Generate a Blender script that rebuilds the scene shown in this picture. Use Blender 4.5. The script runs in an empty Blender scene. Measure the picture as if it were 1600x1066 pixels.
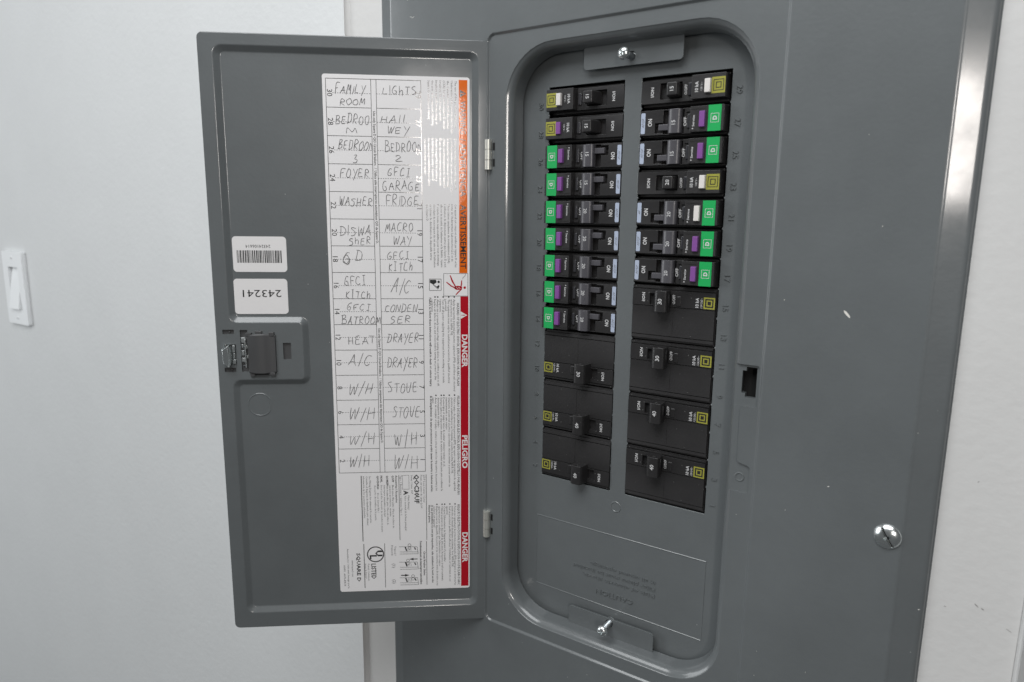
import bpy, bmesh, math, random
from mathutils import Vector, Matrix
from mathutils.geometry import tessellate_polygon
random.seed(7)
MM = 0.001
S = bpy.context.scene
COL = S.collection
# panel frame used below: x right, y up, z out of the wall (millimetres); world = (x, -z, y)
def W(x, y, z): return Vector((x*MM, -z*MM, y*MM))

# ------------------------------------------------------------------ camera
cam = bpy.data.objects.new('camera', bpy.data.cameras.new('camera')); COL.objects.link(cam)
R = Matrix(((0.8341277658699179, 0.010801246778574195, -0.5514655050616385),
            (-0.1069576616939729, 0.98399780510515, -0.1425074670085921),
            (0.5411015882529059, 0.17785289600193657, 0.8219351668920774)))
P2W = Matrix(((1, 0, 0), (0, 0, -1), (0, 1, 0)))
cam.matrix_world = Matrix.Translation(W(259.51, 196.656, 438.636)) @ (P2W @ R.transposed()).to_4x4()
cam.data.sensor_width = 36; cam.data.lens = 1077.405/1600*36
cam.data.clip_start = 0.01; cam.data.clip_end = 50
cam.data.dof.use_dof = True; cam.data.dof.focus_distance = 0.50; cam.data.dof.aperture_fstop = 10
S.camera = cam
# ------------------------------------------------------------------ light
w = bpy.data.worlds.new('World'); S.world = w; w.use_nodes = True
bg = w.node_tree.nodes['Background']; bg.inputs[0].default_value = (0.92, 0.97, 1.0, 1); bg.inputs[1].default_value = 0.075
def area(name, pos, target, sx, sy, watts, color):
    l = bpy.data.lights.new(name, 'AREA'); l.shape = 'RECTANGLE'; l.size = sx; l.size_y = sy; l.energy = watts; l.color = color
    o = bpy.data.objects.new(name, l); COL.objects.link(o)
    p = W(*pos); t = W(*target); o.location = p; o.rotation_euler = (t-p).to_track_quat('-Z', 'Y').to_euler(); return o
area('ceiling_light', (60, 1180, 820), (0, 180, 0), 1.2, 0.8, 17.5, (0.97, 0.985, 1.0))
area('left_window', (-2400, 450, 1500), (-300, 0, 0), 1.2, 1.8, 29, (0.95, 0.98, 1.0))
area('right_lamp', (1122, 425, 1628), (0, 150, 0), 0.145, 0.33, 5.8, (1.0, 0.94, 0.89))
S.view_settings.view_transform = 'Standard'; S.view_settings.look = 'None'; S.view_settings.exposure = 0; S.view_settings.gamma = 1
S.render.engine = 'CYCLES'

# ------------------------------------------------------------------ materials
M = {}
def mat(name, col, rough=0.5, metal=0.0, bump=0.0, bscale=300.0, var=0.0, spec=0.5, coat=0.0, specks=0.0, rvar=0.0, detail=3):
    m = bpy.data.materials.new(name); m.use_nodes = True; nt = m.node_tree; b = nt.nodes['Principled BSDF']
    b.inputs['Base Color'].default_value = (*col, 1); b.inputs['Roughness'].default_value = rough
    b.inputs['Metallic'].default_value = metal; b.inputs['Specular IOR Level'].default_value = spec
    if coat: b.inputs['Coat Weight'].default_value = coat; b.inputs['Coat Roughness'].default_value = 0.13
    if coat:
        tn = nt.nodes.new('ShaderNodeTexNoise'); tn.inputs['Scale'].default_value = 14; tn.inputs['Detail'].default_value = 7; tn.inputs['Roughness'].default_value = 0.7
        tq = nt.nodes.new('ShaderNodeTexCoord'); nt.links.new(tq.outputs['Object'], tn.inputs['Vector'])
        tm = nt.nodes.new('ShaderNodeMapRange'); tm.inputs[1].default_value = 0.35; tm.inputs[2].default_value = 0.7; tm.inputs[3].default_value = 0.09; tm.inputs[4].default_value = 0.20
        nt.links.new(tn.outputs['Fac'], tm.inputs[0]); nt.links.new(tm.outputs[0], b.inputs['Coat Roughness'])
    tc = nt.nodes.new('ShaderNodeTexCoord'); L = nt.links.new
    src = None
    if var:
        n = nt.nodes.new('ShaderNodeTexNoise'); n.inputs['Scale'].default_value = 9; n.inputs['Detail'].default_value = 6; n.inputs['Roughness'].default_value = 0.65
        L(tc.outputs['Object'], n.inputs['Vector'])
        mr = nt.nodes.new('ShaderNodeMapRange'); mr.inputs[1].default_value = 0.3; mr.inputs[2].default_value = 0.7
        mr.inputs[3].default_value = 1-var; mr.inputs[4].default_value = 1+var; L(n.outputs['Fac'], mr.inputs[0])
        mx = nt.nodes.new('ShaderNodeMix'); mx.data_type = 'RGBA'; mx.blend_type = 'MULTIPLY'; mx.inputs[0].default_value = 1
        mx.inputs[6].default_value = (*col, 1); L(mr.outputs[0], mx.inputs[7]); src = mx.outputs[2]
    if specks:      # tiny dust grains and nicks in the paint
        v = nt.nodes.new('ShaderNodeTexVoronoi'); v.inputs['Scale'].default_value = specks; L(tc.outputs['Object'], v.inputs['Vector'])
        lt = nt.nodes.new('ShaderNodeMath'); lt.operation = 'LESS_THAN'; lt.inputs[1].default_value = 0.022 if specks < 200 else 0.09; L(v.outputs['Distance'], lt.inputs[0])
        sp = nt.nodes.new('ShaderNodeSeparateColor'); L(v.outputs['Color'], sp.inputs[0])
        g = nt.nodes.new('ShaderNodeMath'); g.operation = 'GREATER_THAN'; g.inputs[1].default_value = 0.62; L(sp.outputs[0], g.inputs[0])
        mu = nt.nodes.new('ShaderNodeMath'); mu.operation = 'MULTIPLY'; L(lt.outputs[0], mu.inputs[0]); L(g.outputs[0], mu.inputs[1])
        mx2 = nt.nodes.new('ShaderNodeMix'); mx2.data_type = 'RGBA'; L(mu.outputs[0], mx2.inputs[0])
        if src: L(src, mx2.inputs[6])
        else: mx2.inputs[6].default_value = (*col, 1)
        mx2.inputs[7].default_value = (0.42, 0.42, 0.42, 1) if specks < 200 else (0.16, 0.16, 0.155, 1); src = mx2.outputs[2]
    if src: L(src, b.inputs['Base Color'])
    if rvar:
        n = nt.nodes.new('ShaderNodeTexNoise'); n.inputs['Scale'].default_value = 25; n.inputs['Detail'].default_value = 5; L(tc.outputs['Object'], n.inputs['Vector'])
        mr = nt.nodes.new('ShaderNodeMapRange'); mr.inputs[1].default_value = 0.3; mr.inputs[2].default_value = 0.7
        mr.inputs[3].default_value = rough-rvar; mr.inputs[4].default_value = rough+rvar; L(n.outputs['Fac'], mr.inputs[0]); L(mr.outputs[0], b.inputs['Roughness'])
    if bump:
        n = nt.nodes.new('ShaderNodeTexNoise'); n.inputs['Scale'].default_value = bscale; n.inputs['Detail'].default_value = detail; L(tc.outputs['Object'], n.inputs['Vector'])
        bp = nt.nodes.new('ShaderNodeBump'); bp.inputs['Strength'].default_value = 1.0; bp.inputs['Distance'].default_value = bump*MM
        L(n.outputs['Fac'], bp.inputs['Height']); L(bp.outputs['Normal'], b.inputs['Normal'])
    M[name] = m; return m
mat('grey_paint', (0.130, 0.142, 0.146), 0.42, bump=0.09, bscale=360, var=0.10, specks=70, coat=1.0, spec=0.3)
mat('wall_paint_textured', (0.69, 0.705, 0.707), 0.85, bump=0.42, bscale=150, var=0.02, spec=0.25, detail=5)
mat('wall_paint_smooth', (0.635, 0.633, 0.623), 0.8, bump=0.25, bscale=160, var=0.025, spec=0.3)
mat('black_plastic', (0.029, 0.028, 0.0285), 0.36, bump=0.09, bscale=700, var=0.35, specks=330, rvar=0.1)
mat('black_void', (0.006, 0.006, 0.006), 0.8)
mat('grey_handle', (0.085, 0.083, 0.092), 0.28, bump=0.03, bscale=900, var=0.12, rvar=0.06)
mat('smoky_window', (0.045, 0.045, 0.05), 0.16, spec=0.7)
mat('purple_plastic', (0.22, 0.075, 0.30), 0.4, var=0.08)
mat('white_plastic', (0.74, 0.71, 0.68), 0.4, var=0.04)
mat('switch_white', (0.86, 0.88, 0.89), 0.35)
mat('green_label', (0.012, 0.40, 0.10), 0.4, var=0.06)
mat('yellow_label', (0.34, 0.33, 0.05), 0.45, var=0.1)
mat('white_print', (0.62, 0.62, 0.62), 0.5)
mat('pale_blue_label', (0.42, 0.48, 0.60), 0.45)
mat('paper', (0.86, 0.845, 0.845), 0.62, bump=0.02, bscale=500, var=0.02, spec=0.3)
mat('white_sticker', (0.82, 0.805, 0.80), 0.5, var=0.015)
mat('black_ink', (0.035, 0.035, 0.035), 0.10, bump=0.02, bscale=700, spec=0.8)
mat('pen_ink', (0.10, 0.10, 0.105), 0.4)
mat('orange_ink', (0.80, 0.15, 0.008), 0.07, bump=0.03, bscale=380, spec=0.5)
mat('red_ink', (0.46, 0.006, 0.018), 0.12, bump=0.04, bscale=260, spec=0.6)
mat('zinc', (0.84, 0.88, 0.88), 0.26, metal=0.95, bump=0.10, bscale=450, var=0.15, rvar=0.08)
mat('zinc_dark', (0.35, 0.38, 0.40), 0.3, metal=1.0, bump=0.1, bscale=400, var=0.3)
mat('bare_steel', (0.86, 0.86, 0.79), 0.42, metal=0.85, var=0.1)
mat('latch_plastic', (0.068, 0.069, 0.071), 0.42, bump=0.03, bscale=900, var=0.05)
mat('scuff', (0.22, 0.21, 0.20), 0.7)
mat('chip_white', (0.75, 0.73, 0.68), 0.6)

# ------------------------------------------------------------------ geometry helpers
def rr(x0, x1, y0, y1, r, K=8):
    out = []
    for (cx, cy, a0) in ((x1-r, y1-r, 0), (x0+r, y1-r, 90), (x0+r, y0+r, 180), (x1-r, y0+r, 270)):
        for k in range(K+1):
            a = math.radians(a0+90*k/K); out.append((cx+r*math.cos(a), cy+r*math.sin(a)))
    return out
def round_poly(pts, rad, K=6):
    out = []; n = len(pts)
    for i in range(n):
        p = Vector(pts[i]); a = Vector(pts[i-1]); b = Vector(pts[(i+1) % n]); r = rad[i] if isinstance(rad, (list, tuple)) else rad
        d1 = (a-p).normalized(); d2 = (b-p).normalized(); ang = d1.angle(d2); t = r/math.tan(ang/2)
        c = p+(d1+d2).normalized()*(r/math.sin(ang/2)); s = p+d1*t; e = p+d2*t
        va = s-c; vb = e-c; a0 = math.atan2(va.y, va.x); a1 = math.atan2(vb.y, vb.x); da = (a1-a0+math.pi) % (2*math.pi)-math.pi
        for k in range(K+1): out.append((c.x+r*math.cos(a0+da*k/K), c.y+r*math.sin(a0+da*k/K)))
    return out
def circ(cx, cy, r, n=24): return [(cx+r*math.cos(2*math.pi*k/n), cy+r*math.sin(2*math.pi*k/n)) for k in range(n)]
TXT = {}
def text_geo(s, bold=0.0, res=2):
    key = (s, bold, res)
    if key in TXT: return TXT[key]
    cu = bpy.data.curves.new('t', 'FONT'); cu.body = s; cu.size = 1; cu.resolution_u = res; cu.offset = bold; cu.fill_mode = 'FRONT'
    ob = bpy.data.objects.new('t', cu); COL.objects.link(ob); bpy.context.view_layer.update()
    me = ob.evaluated_get(bpy.context.evaluated_depsgraph_get()).to_mesh()
    v = [(p.co.x, p.co.y) for p in me.vertices]; f = [tuple(p.vertices) for p in me.polygons]
    ob.to_mesh_clear(); bpy.data.objects.remove(ob); bpy.data.curves.remove(cu)
    TXT[key] = (v, f); return v, f
_hv = text_geo('H')[0]; CAP = max(p[1] for p in _hv)
class Acc:
    def __init__(s): s.v = []; s.f = []; s.m = []; s.mats = []
    def mi(s, name):
        if name not in s.mats: s.mats.append(name)
        return s.mats.index(name)
    def add(s, v, f, m):
        o = len(s.v); s.v += [tuple(p) for p in v]; k = s.mi(m)
        for q in f: s.f.append(tuple(i+o for i in q)); s.m.append(k)
    def loops(s, L, m, close_start=False, close_end=False, ring=False):
        n = len(L[0]); v = [p for l in L for p in l]; f = []
        R_ = len(L)
        for i in range(R_ if ring else R_-1):
            for k in range(n):
                a = i*n+k; b = i*n+(k+1) % n; j = (i+1) % R_; f.append((a, b, j*n+(k+1) % n, j*n+k))
        if close_start: f.append(tuple(range(n-1, -1, -1)))
        if close_end: f.append(tuple((R_-1)*n+k for k in range(n)))
        s.add(v, f, m)
    def prism(s, poly, z0, z1, m, tilt=None):
        s.loops([[(x, y, z0) for x, y in poly], [(x, y, z1) for x, y in poly]], m, True, True)
    def box(s, x0, x1, y0, y1, z0, z1, m): s.prism([(x0, y0), (x1, y0), (x1, y1), (x0, y1)], z0, z1, m)
    def frustum(s, a, b, z0, z1, m):     # a,b = (x0,x1,y0,y1) at z0 and z1
        q = lambda t, z: [(t[0], t[2], z), (t[1], t[2], z), (t[1], t[3], z), (t[0], t[3], z)]
        s.loops([q(a, z0), q(b, z1)], m, True, True)
    def plate(s, outer, holes, z0, z1, m):
        loops = [outer]+holes; tri = tessellate_polygon([[Vector((x, y, 0)) for x, y in l] for l in loops])
        flat = [p for l in loops for p in l]; n = len(flat)
        v = [(x, y, z1) for x, y in flat]+[(x, y, z0) for x, y in flat]; f = [tuple(t) for t in tri]+[tuple(i+n for i in reversed(t)) for t in tri]
        o = 0
        for l in loops:
            k = len(l)
            for i in range(k): a = o+i; b = o+(i+1) % k; f.append((a, b, b+n, a+n))
            o += k
        s.add(v, f, m)
    def flat(s, poly, z, m): s.add([(x, y, z) for x, y in poly], [tuple(range(len(poly)))], m)
    def rect(s, x0, x1, y0, y1, z, m): s.flat([(x0, y0), (x1, y0), (x1, y1), (x0, y1)], z, m)
    def line(s, x0, y0, x1, y1, wd, z, m):
        d = Vector((x1-x0, y1-y0)); n = Vector((-d.y, d.x)).normalized()*wd/2
        s.flat([(x0-n.x, y0-n.y), (x1-n.x, y1-n.y), (x1+n.x, y1+n.y), (x0+n.x, y0+n.y)], z, m)
    def dash(s, x0, y0, x1, y1, wd, z, m, on=0.9, off=0.8):
        d = Vector((x1-x0, y1-y0)); L = d.length; d.normalize(); t = 0
        while t < L: e = min(t+on, L); s.line(x0+d.x*t, y0+d.y*t, x0+d.x*e, y0+d.y*e, wd, z, m); t += on+off
    def ring(s, x0, x1, y0, y1, wd, z, m):
        for a in ((x0, x1, y0, y0+wd), (x0, x1, y1-wd, y1), (x0, x0+wd, y0+wd, y1-wd), (x1-wd, x1, y0+wd, y1-wd)): s.rect(*a, z, m)
    def annulus(s, cx, cy, r0, r1, z, m, n=40):
        a = circ(cx, cy, r0, n); b = circ(cx, cy, r1, n); s.loops([[(x, y, z) for x, y in b], [(x, y, z) for x, y in a]], m)
    def text(s, t, x, y, cap, rot, z, m, length=None, align='L', bold=0.0, res=2, depth=0.0, shear=0.0):
        """x,y = start of the base line (or its middle), cap = capital height, rot = direction of reading in degrees"""
        v, f = text_geo(t, bold, res)
        if not v: return
        sy = cap/CAP; x0 = min(p[0] for p in v); x1 = max(p[0] for p in v); sx = length/(x1-x0) if length else sy
        off = {'L': 0, 'C': (x1-x0)/2, 'R': x1-x0}[align]; c = math.cos(math.radians(rot)); q = math.sin(math.radians(rot))
        P = []
        for a, b in v:
            u = (a-x0-off)*sx+b*sy*shear; h = b*sy; P.append((x+u*c-h*q, y+u*q+h*c, z))
        if not depth: s.add(P, f, m); return
        n = len(P); edges = {}
        for q_ in f:
            for i in range(len(q_)):
                e = (q_[i], q_[(i+1) % len(q_)]); edges[e] = edges.get(e, 0)+1
        F = [tuple(q_) for q_ in f]
        for (a, b) in edges:
            if (b, a) not in edges: F.append((b, a, a+n, b+n))
        s.add([(a, b, z+depth) for a, b, _ in P]+P, F, m)
    def stroke(s, pts, wd, z, m):
        n = len(pts); v = []; f = []
        for i in range(n):
            a = Vector(pts[max(i-1, 0)]); b = Vector(pts[min(i+1, n-1)]); d = (b-a)
            if d.length < 1e-6: d = Vector((1, 0))
            nn = Vector((-d.y, d.x)).normalized()*wd*0.5*(0.7 if i in (0, n-1) else random.uniform(.72, 1.28))
            v += [(pts[i][0]+nn.x, pts[i][1]+nn.y, z), (pts[i][0]-nn.x, pts[i][1]-nn.y, z)]
            if i: f.append((2*i-2, 2*i-1, 2*i+1, 2*i))
        s.add(v, f, m)
    def lathe(s, prof, cx, cy, m, n=32):       # prof = [(r,z)...] starting from rim or axis
        L = [[(cx+r*math.cos(2*math.pi*k/n), cy+r*math.sin(2*math.pi*k/n), z) for k in range(n)] for r, z in prof]
        s.loops(L, m, True, True)
    def mesh(s, name, smooth=False):
        me = bpy.data.meshes.new(name); me.from_pydata([(x*MM, y*MM, z*MM) for x, y, z in s.v], [], s.f)
        for k in s.mats: me.materials.append(M[k])
        me.polygons.foreach_set('material_index', s.m)
        if smooth: me.polygons.foreach_set('use_smooth', [True]*len(me.polygons))
        me.validate(); me.update(); return me
def fixn(me):
    b = bmesh.new(); b.from_mesh(me); bmesh.ops.remove_doubles(b, verts=b.verts, dist=1e-7); bmesh.ops.recalc_face_normals(b, faces=b.faces); b.to_mesh(me); b.free(); return me
STUFF = ('scuff_marks', 'paint_chips', 'circuit_table', 'small_print', 'handwriting', 'band_lettering', 'printed_lettering', 'embossed_lettering', 'latch_spring', 'thread')
def obj(name, me, parent=None, bevel=0, seg=2, smooth_angle=None, loc=None, rot=None, wn=False):
    if isinstance(me, Acc): me = me.mesh(name)
    o = bpy.data.objects.new(name, me); COL.objects.link(o)
    if parent: o.parent = parent
    if name in STUFF: o['kind'] = 'stuff'
    if loc: o.location = Vector(loc)*MM
    if rot: o.rotation_euler = rot
    if bevel:
        md = o.modifiers.new('bevel', 'BEVEL'); md.width = bevel*MM; md.segments = seg; md.limit_method = 'ANGLE'; md.angle_limit = math.radians(35)
    if bevel or wn:
        me.polygons.foreach_set('use_smooth', [True]*len(me.polygons))
        md = o.modifiers.new('normals', 'WEIGHTED_NORMAL'); md.keep_sharp = True
    return o
def thing(name, label, cat, loc=(0, 0, 0), rot=(math.pi/2, 0, 0), group=None):
    o = bpy.data.objects.new(name, None); COL.objects.link(o); o.location = W(*loc); o.rotation_euler = rot
    o.empty_display_size = 0.02; o['label'] = label; o['category'] = cat
    if group: o['group'] = group
    return o
def boolean(me, cutters, op='DIFFERENCE'):
    """cut the closed mesh me with closed Acc cutters and return the result"""
    fixn(me); o = bpy.data.objects.new('b', me); COL.objects.link(o); tmp = [o]
    for c in cutters:
        cm = fixn(c.mesh('c')); co = bpy.data.objects.new('c', cm); COL.objects.link(co); tmp.append(co)
        md = o.modifiers.new('b', 'BOOLEAN'); md.object = co; md.operation = op; md.solver = 'EXACT'
    bpy.context.view_layer.update()
    r = bpy.data.meshes.new_from_object(o.evaluated_get(bpy.context.evaluated_depsgraph_get()))
    for t in tmp: bpy.data.objects.remove(t)
    return r
def sharp(me, deg=32):
    b = bmesh.new(); b.from_mesh(me)
    for f in b.faces: f.smooth = True
    for e in b.edges:
        if len(e.link_faces) == 2: e.smooth = e.calc_face_angle(0) < math.radians(deg)
    b.to_mesh(me); b.free(); return me
def struct(o): o['kind'] = 'structure'; return o
def smooth_t(t): return t*t*(3-2*t)

# ------------------------------------------------------------------ walls (the cabinet sits in a smooth raised chase of the textured wall)
PR = (math.pi/2, 0, 0)
a = Acc(); N = 12
a.plate([(-6000, -1500), (3500, -1500), (3500, 2200), (-6000, 2200)], [], -90, -50, 'wall_paint_textured')
struct(obj('wall', a, rot=PR))
a = Acc(); a.plate([(-184.5, -1500), (303, -1500), (303, 2200), (-184.5, 2200)], [[(-122, -225), (238, -225), (238, 430), (-122, 430)]], -49.5, 13, 'wall_paint_smooth')
o = struct(obj('wall_chase', a, rot=PR, bevel=4, seg=4))

a = Acc()
for (x, y, l, wd, an) in ((282.6, -8.2, 2.6, .5, -.7), (285.4, -9.4, 1.6, .6, -.6), (268.6, -13.5, 1.3, .35, 0), (298, -17.6, 3.2, .25, -.5), (292, 98, 2.0, .3, .2), (276, 61, 1.1, .3, .9)):
    a.flat([(x+l/2*math.cos(t)*math.cos(an)-wd/2*math.sin(t)*math.sin(an), y+l/2*math.cos(t)*math.sin(an)+wd/2*math.sin(t)*math.cos(an)) for t in [2*math.pi*k/10 for k in range(10)]], 13.05, 'scuff')
obj('scuff_marks', a, o)
# ------------------------------------------------------------------ breaker panel
panel = thing('breaker_panel', 'grey steel breaker panel with its door swung open to the left', 'breaker panel')
# cover: nested loops from the back edge of the recess, over the rolled rim, the door seat and its step, to the bent outer flange
K = 10
def rl(x0, x1, y0, y1, r, z): return [(x, y, z) for x, y in rr(x0, x1, y0, y1, r, K)]
L = [rl(-20, 144, -112, 307.5, 32, 2.8), rl(-20.05, 144.05, -112.1, 307.6, 32, 3.4), rl(-20.6, 144.6, -112.6, 308.1, 32.6, 10.6)]
for k in range(1, 9):
    t = math.radians(64*k/8); d = 7.2*(1-math.cos(t)); zz_ = 11.0+7.2*math.sin(t); L.append(rl(-20.6-d, 144.6+d, -112.6-d, 308.1+d, 32.6+d, zz_))
for k in range(1, 5):      # tighter shoulder where the recess meets the face
    t2 = math.radians(64+26*k/4); d2 = d+1.2*(math.cos(t)-math.cos(t2)); L.append(rl(-20.6-d2, 144.6+d2, -112.6-d2, 308.1+d2, 32.6+d2, zz_+(18.0-zz_)*(math.sin(t2)-math.sin(t))/(1-math.sin(t))))
L.append(rl(-26.6, 150.6, -118.6, 314.1, 38.6, 18.0))
for k in range(0, 9):
    t = k/8; d = 1.9*t; L.append(rl(-38.6-d, 162.0+d, -126.0-d, 321.0+d, 4.5+d, 18.0+1.5*smooth_t(t)))
L.append(rl(-41.0, 164.4, -128.4, 323.4, 7, 19.5))
L.append(rl(-130.5, 243.5, -258, 455, 3, 19.5))
for k in range(1, 6):
    t = k/5; L.append(rl(-130.5-2.6*t, 243.5+2.6*t, -258-2.6*t, 455+2.6*t, 3, 19.5-0.62*t*t))
L.append(rl(-142.0, 256.2, -270.4, 467.4, 3, 16.2))
for k in range(1, 7):
    t = math.radians(20+70*k/6); d = 2.6*(math.sin(t)-math.sin(math.radians(20))); L.append(rl(-142.6-d*1.5, 256.7+d*1.5, -271-d, 468+d, 3, 16.0-2.4*(math.cos(math.radians(20))-math.cos(t))))
L.append(rl(-145.3, 260.1, -273.6, 470.6, 3, 13.04))
L.append(rl(-28, 152, -121, 316, 38, 13.04))
L.append(rl(-21.4, 145.4, -113.4, 308.9, 33.4, 2.8))
a = Acc(); a.loops(L, 'grey_paint', ring=True); cover = a.mesh('cover')
c1 = Acc(); c1.prism(round_poly([(140, 83.6), (161.2, 83.6), (161.2, 109.6), (140, 109.6)], 1.6), 16.4, 25, 'grey_paint')
c2 = Acc(); c2.prism(round_poly([(140, 28), (159.6, 28), (159.6, 45.6), (151.6, 47.5), (151.2, 81), (155, 86), (140, 86)], [1, 1.2, 2.2, 2.6, 2.8, 1, 1]), 16.7, 25, 'grey_paint')
c3 = Acc(); c3.prism([(153.2, 89), (159.6, 89), (159.6, 108), (153.2, 108), (153.2, 105.6), (150.9, 105.6), (150.9, 91.5), (153.2, 91.5)], 2, 30, 'grey_paint')
cover = boolean(cover, [c1, c2, c3]); cover.name = 'cover'; sharp(cover, 34)
cov = obj('cover', cover, panel, wn=True)
a = Acc()
for rr0, rr1 in ((2.4, 2.9),): a.annulus(153.5, 37.5, rr0, rr1, 16.9, 'grey_paint', 28)
a.loops([[(x, y, 16.72) for x, y in circ(153.5, 37.5, 3.1)], [(x, y, 17.1) for x, y in circ(153.5, 37.5, 2.8)], [(x, y, 17.1) for x, y in circ(153.5, 37.5, 2.3)], [(x, y, 16.72) for x, y in circ(153.5, 37.5, 2.0)]], 'grey_paint')
obj('embossed_ring', a, cov)
a = Acc(); a.box(146, 163, 86, 111, 2.5, 9, 'black_void'); obj('strike_pocket', a, cov)
# chips and scratches in the paint, each a thin flake of bare primer
a = Acc()
def flake(cx, cy, l, wd, ang, z):
    P = []
    for k in range(12):
        t = 2*math.pi*k/12; x = l/2*math.cos(t)*(1+.15*random.random()); y = wd/2*math.sin(t)*(1+.2*random.random()); c = math.cos(ang); s = math.sin(ang)
        P.append((cx+x*c-y*s, cy+x*s+y*c))
    a.flat(P, z, 'chip_white')
flake(205.9, 145.3, 5.0, 1.15, -0.85, 19.53); flake(-110.5, 343.4, 2.6, .22, -.2, 19.53); flake(-108.5, 342.9, 2.4, .22, .35, 19.53)
flake(-114, 356, 1.6, .16, 1.4, 19.53); flake(-113.6, 360, 2.2, .16, 1.5, 19.53); flake(205, 44, 1.2, .4, .3, 19.53); flake(246, 84, 1.0, .25, -.4, 18.9); flake(256.6, -18, 1.2, .4, .4, 16.2)
for k in range(46): flake(random.uniform(-120, 240), random.uniform(-160, 330), random.uniform(.25, .6), random.uniform(.2, .4), random.uniform(0, 3), 19.53) if True else 0
F2 = Acc(); F2.mats = a.mats; F2.v = a.v
keep = [(f, m) for f, m in zip(a.f, a.m) if not (-41 < a.v[f[0]][0] < 165 and -129 < a.v[f[0]][1] < 324)]
F2.f = [k[0] for k in keep]; F2.m = [k[1] for k in keep]
obj('paint_chips', F2, cov)
# flange tabs that hold the dead front
def tab(y0, y1, sy, hole):
    a = Acc(); r = 2.6
    if sy > 0: P = [(29.6, y1), (98.6, y1), (98.6, y0), (29.6, y0)]
    else: P = [(29.6, y1), (98.6, y1), (98.6, y0), (29.6, y0)]
    P = [(29.6, y0), (98.6, y0), (98.6, y1), (29.6, y1)]
    rad = [r, r, .3, .3] if sy > 0 else [.3, .3, r, r]
    a.plate(round_poly(P, rad), [list(reversed(circ(64.0, hole, 3.0, 20)))], 4.2, 5.5, 'grey_paint'); m = fixn(a.mesh('mounting_tab'))
    return obj('mounting_tab', m, cov, bevel=.35)
tab(293.6, 308.2, 1, 299.3); tab(-112.9, -98.0, -1, -101.6)
def machine_screw(y, ang):
    a = Acc(); a.lathe([(0.01, 19.9), (1.6, 19.75), (3.0, 19.2), (3.8, 18.2), (4.0, 17.2), (3.9, 16.9), (2.0, 16.8), (2.0, 2), (0.01, 2)], 64.0, y, 'zinc', 28); me = a.mesh('s')
    c = Acc(); pts = [(-3.1, -.35), (3.1, -.35), (3.1, .35), (-3.1, .35)]; ca, sa = math.cos(ang), math.sin(ang)
    c.prism([(64+x*ca-q*sa, y+x*sa+q*ca) for x, q in pts], 18.9, 21, 'zinc')
    d = Acc(); pts = [(-1.4, -.45), (1.4, -.45), (1.4, .45), (-1.4, .45)]; ca, sa = math.cos(ang+1.57), math.sin(ang+1.57)
    d.prism([(64+x*ca-q*sa, y+x*sa+q*ca) for x, q in pts], 18.6, 21, 'zinc')
    me = boolean(me, [c, d]); me.name = 'screw'; sharp(me, 40); o = obj('screw', me, panel)
    a = Acc()
    for zz in range(4, 16): a.lathe([(1.95, zz-.35), (2.3, zz), (1.95, zz+.35)], 64.0, y, 'zinc_dark', 16)
    a.lathe([(2.2, 2.6), (3.6, 2.7), (3.6, 3.5), (2.2, 3.6)], 64.0, y, 'zinc', 20)
    obj('thread', a, o)
machine_screw(298.6, .5); machine_screw(-101.4, .3)
# large cover screw
a = Acc(); a.lathe([(0.01, 3.1), (2, 3.0), (4, 2.55), (5.6, 1.85), (6.7, 1.0), (7.15, .35), (7.2, .02), (0.01, .02)], 0, 0, 'zinc', 48); me = a.mesh('cs')
c = Acc(); ang = math.radians(-58); pts = [(-5.9, -.62), (6.3, -.62), (6.3, .62), (-5.9, .62)]; c.prism([(x*math.cos(ang)-q*math.sin(ang), x*math.sin(ang)+q*math.cos(ang)) for x, q in pts], .9, 5, 'zinc_dark')
d = Acc(); ang2 = ang+math.pi/2; pts = [(-1.9, -.7), (1.9, -.7), (1.9, .7), (-1.9, .7)]; d.prism([(x*math.cos(ang2)-q*math.sin(ang2), x*math.sin(ang2)+q*math.cos(ang2)) for x, q in pts], .6, 5, 'zinc_dark')
me = boolean(me, [c, d]); me.name = 'screw'; sharp(me, 38); so = obj('screw', me, panel, loc=(237.6, 22.0, 19.5))
q = Acc(); pts = [(-5.7, -.5), (6.1, -.5), (6.1, .5), (-5.7, .5)]; q.prism([(x*math.cos(ang)-v*math.sin(ang), x*math.sin(ang)+v*math.cos(ang)) for x, v in pts], .85, 1.05, 'black_void'); obj('slot_shade_fill', q, so)  # near-black insert paints shade onto the slot floor so the cut reads dark
so['label'] = 'large domed combination screw through the cover'
# enclosure behind
a = Acc(); x0, x1, y0, y1 = -118, 234, -221, 426
for b in ((x0, x1, y0, y1, -48.5, -47), (x0, x0+1.5, y0, y1, -47, 12), (x1-1.5, x1, y0, y1, -47, 12), (x0+1.5, x1-1.5, y0, y0+1.5, -47, 12), (x0+1.5, x1-1.5, y1-1.5, y1, -47, 12)): a.box(*b, 'grey_paint')
obj('enclosure_box', a, panel)
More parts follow.
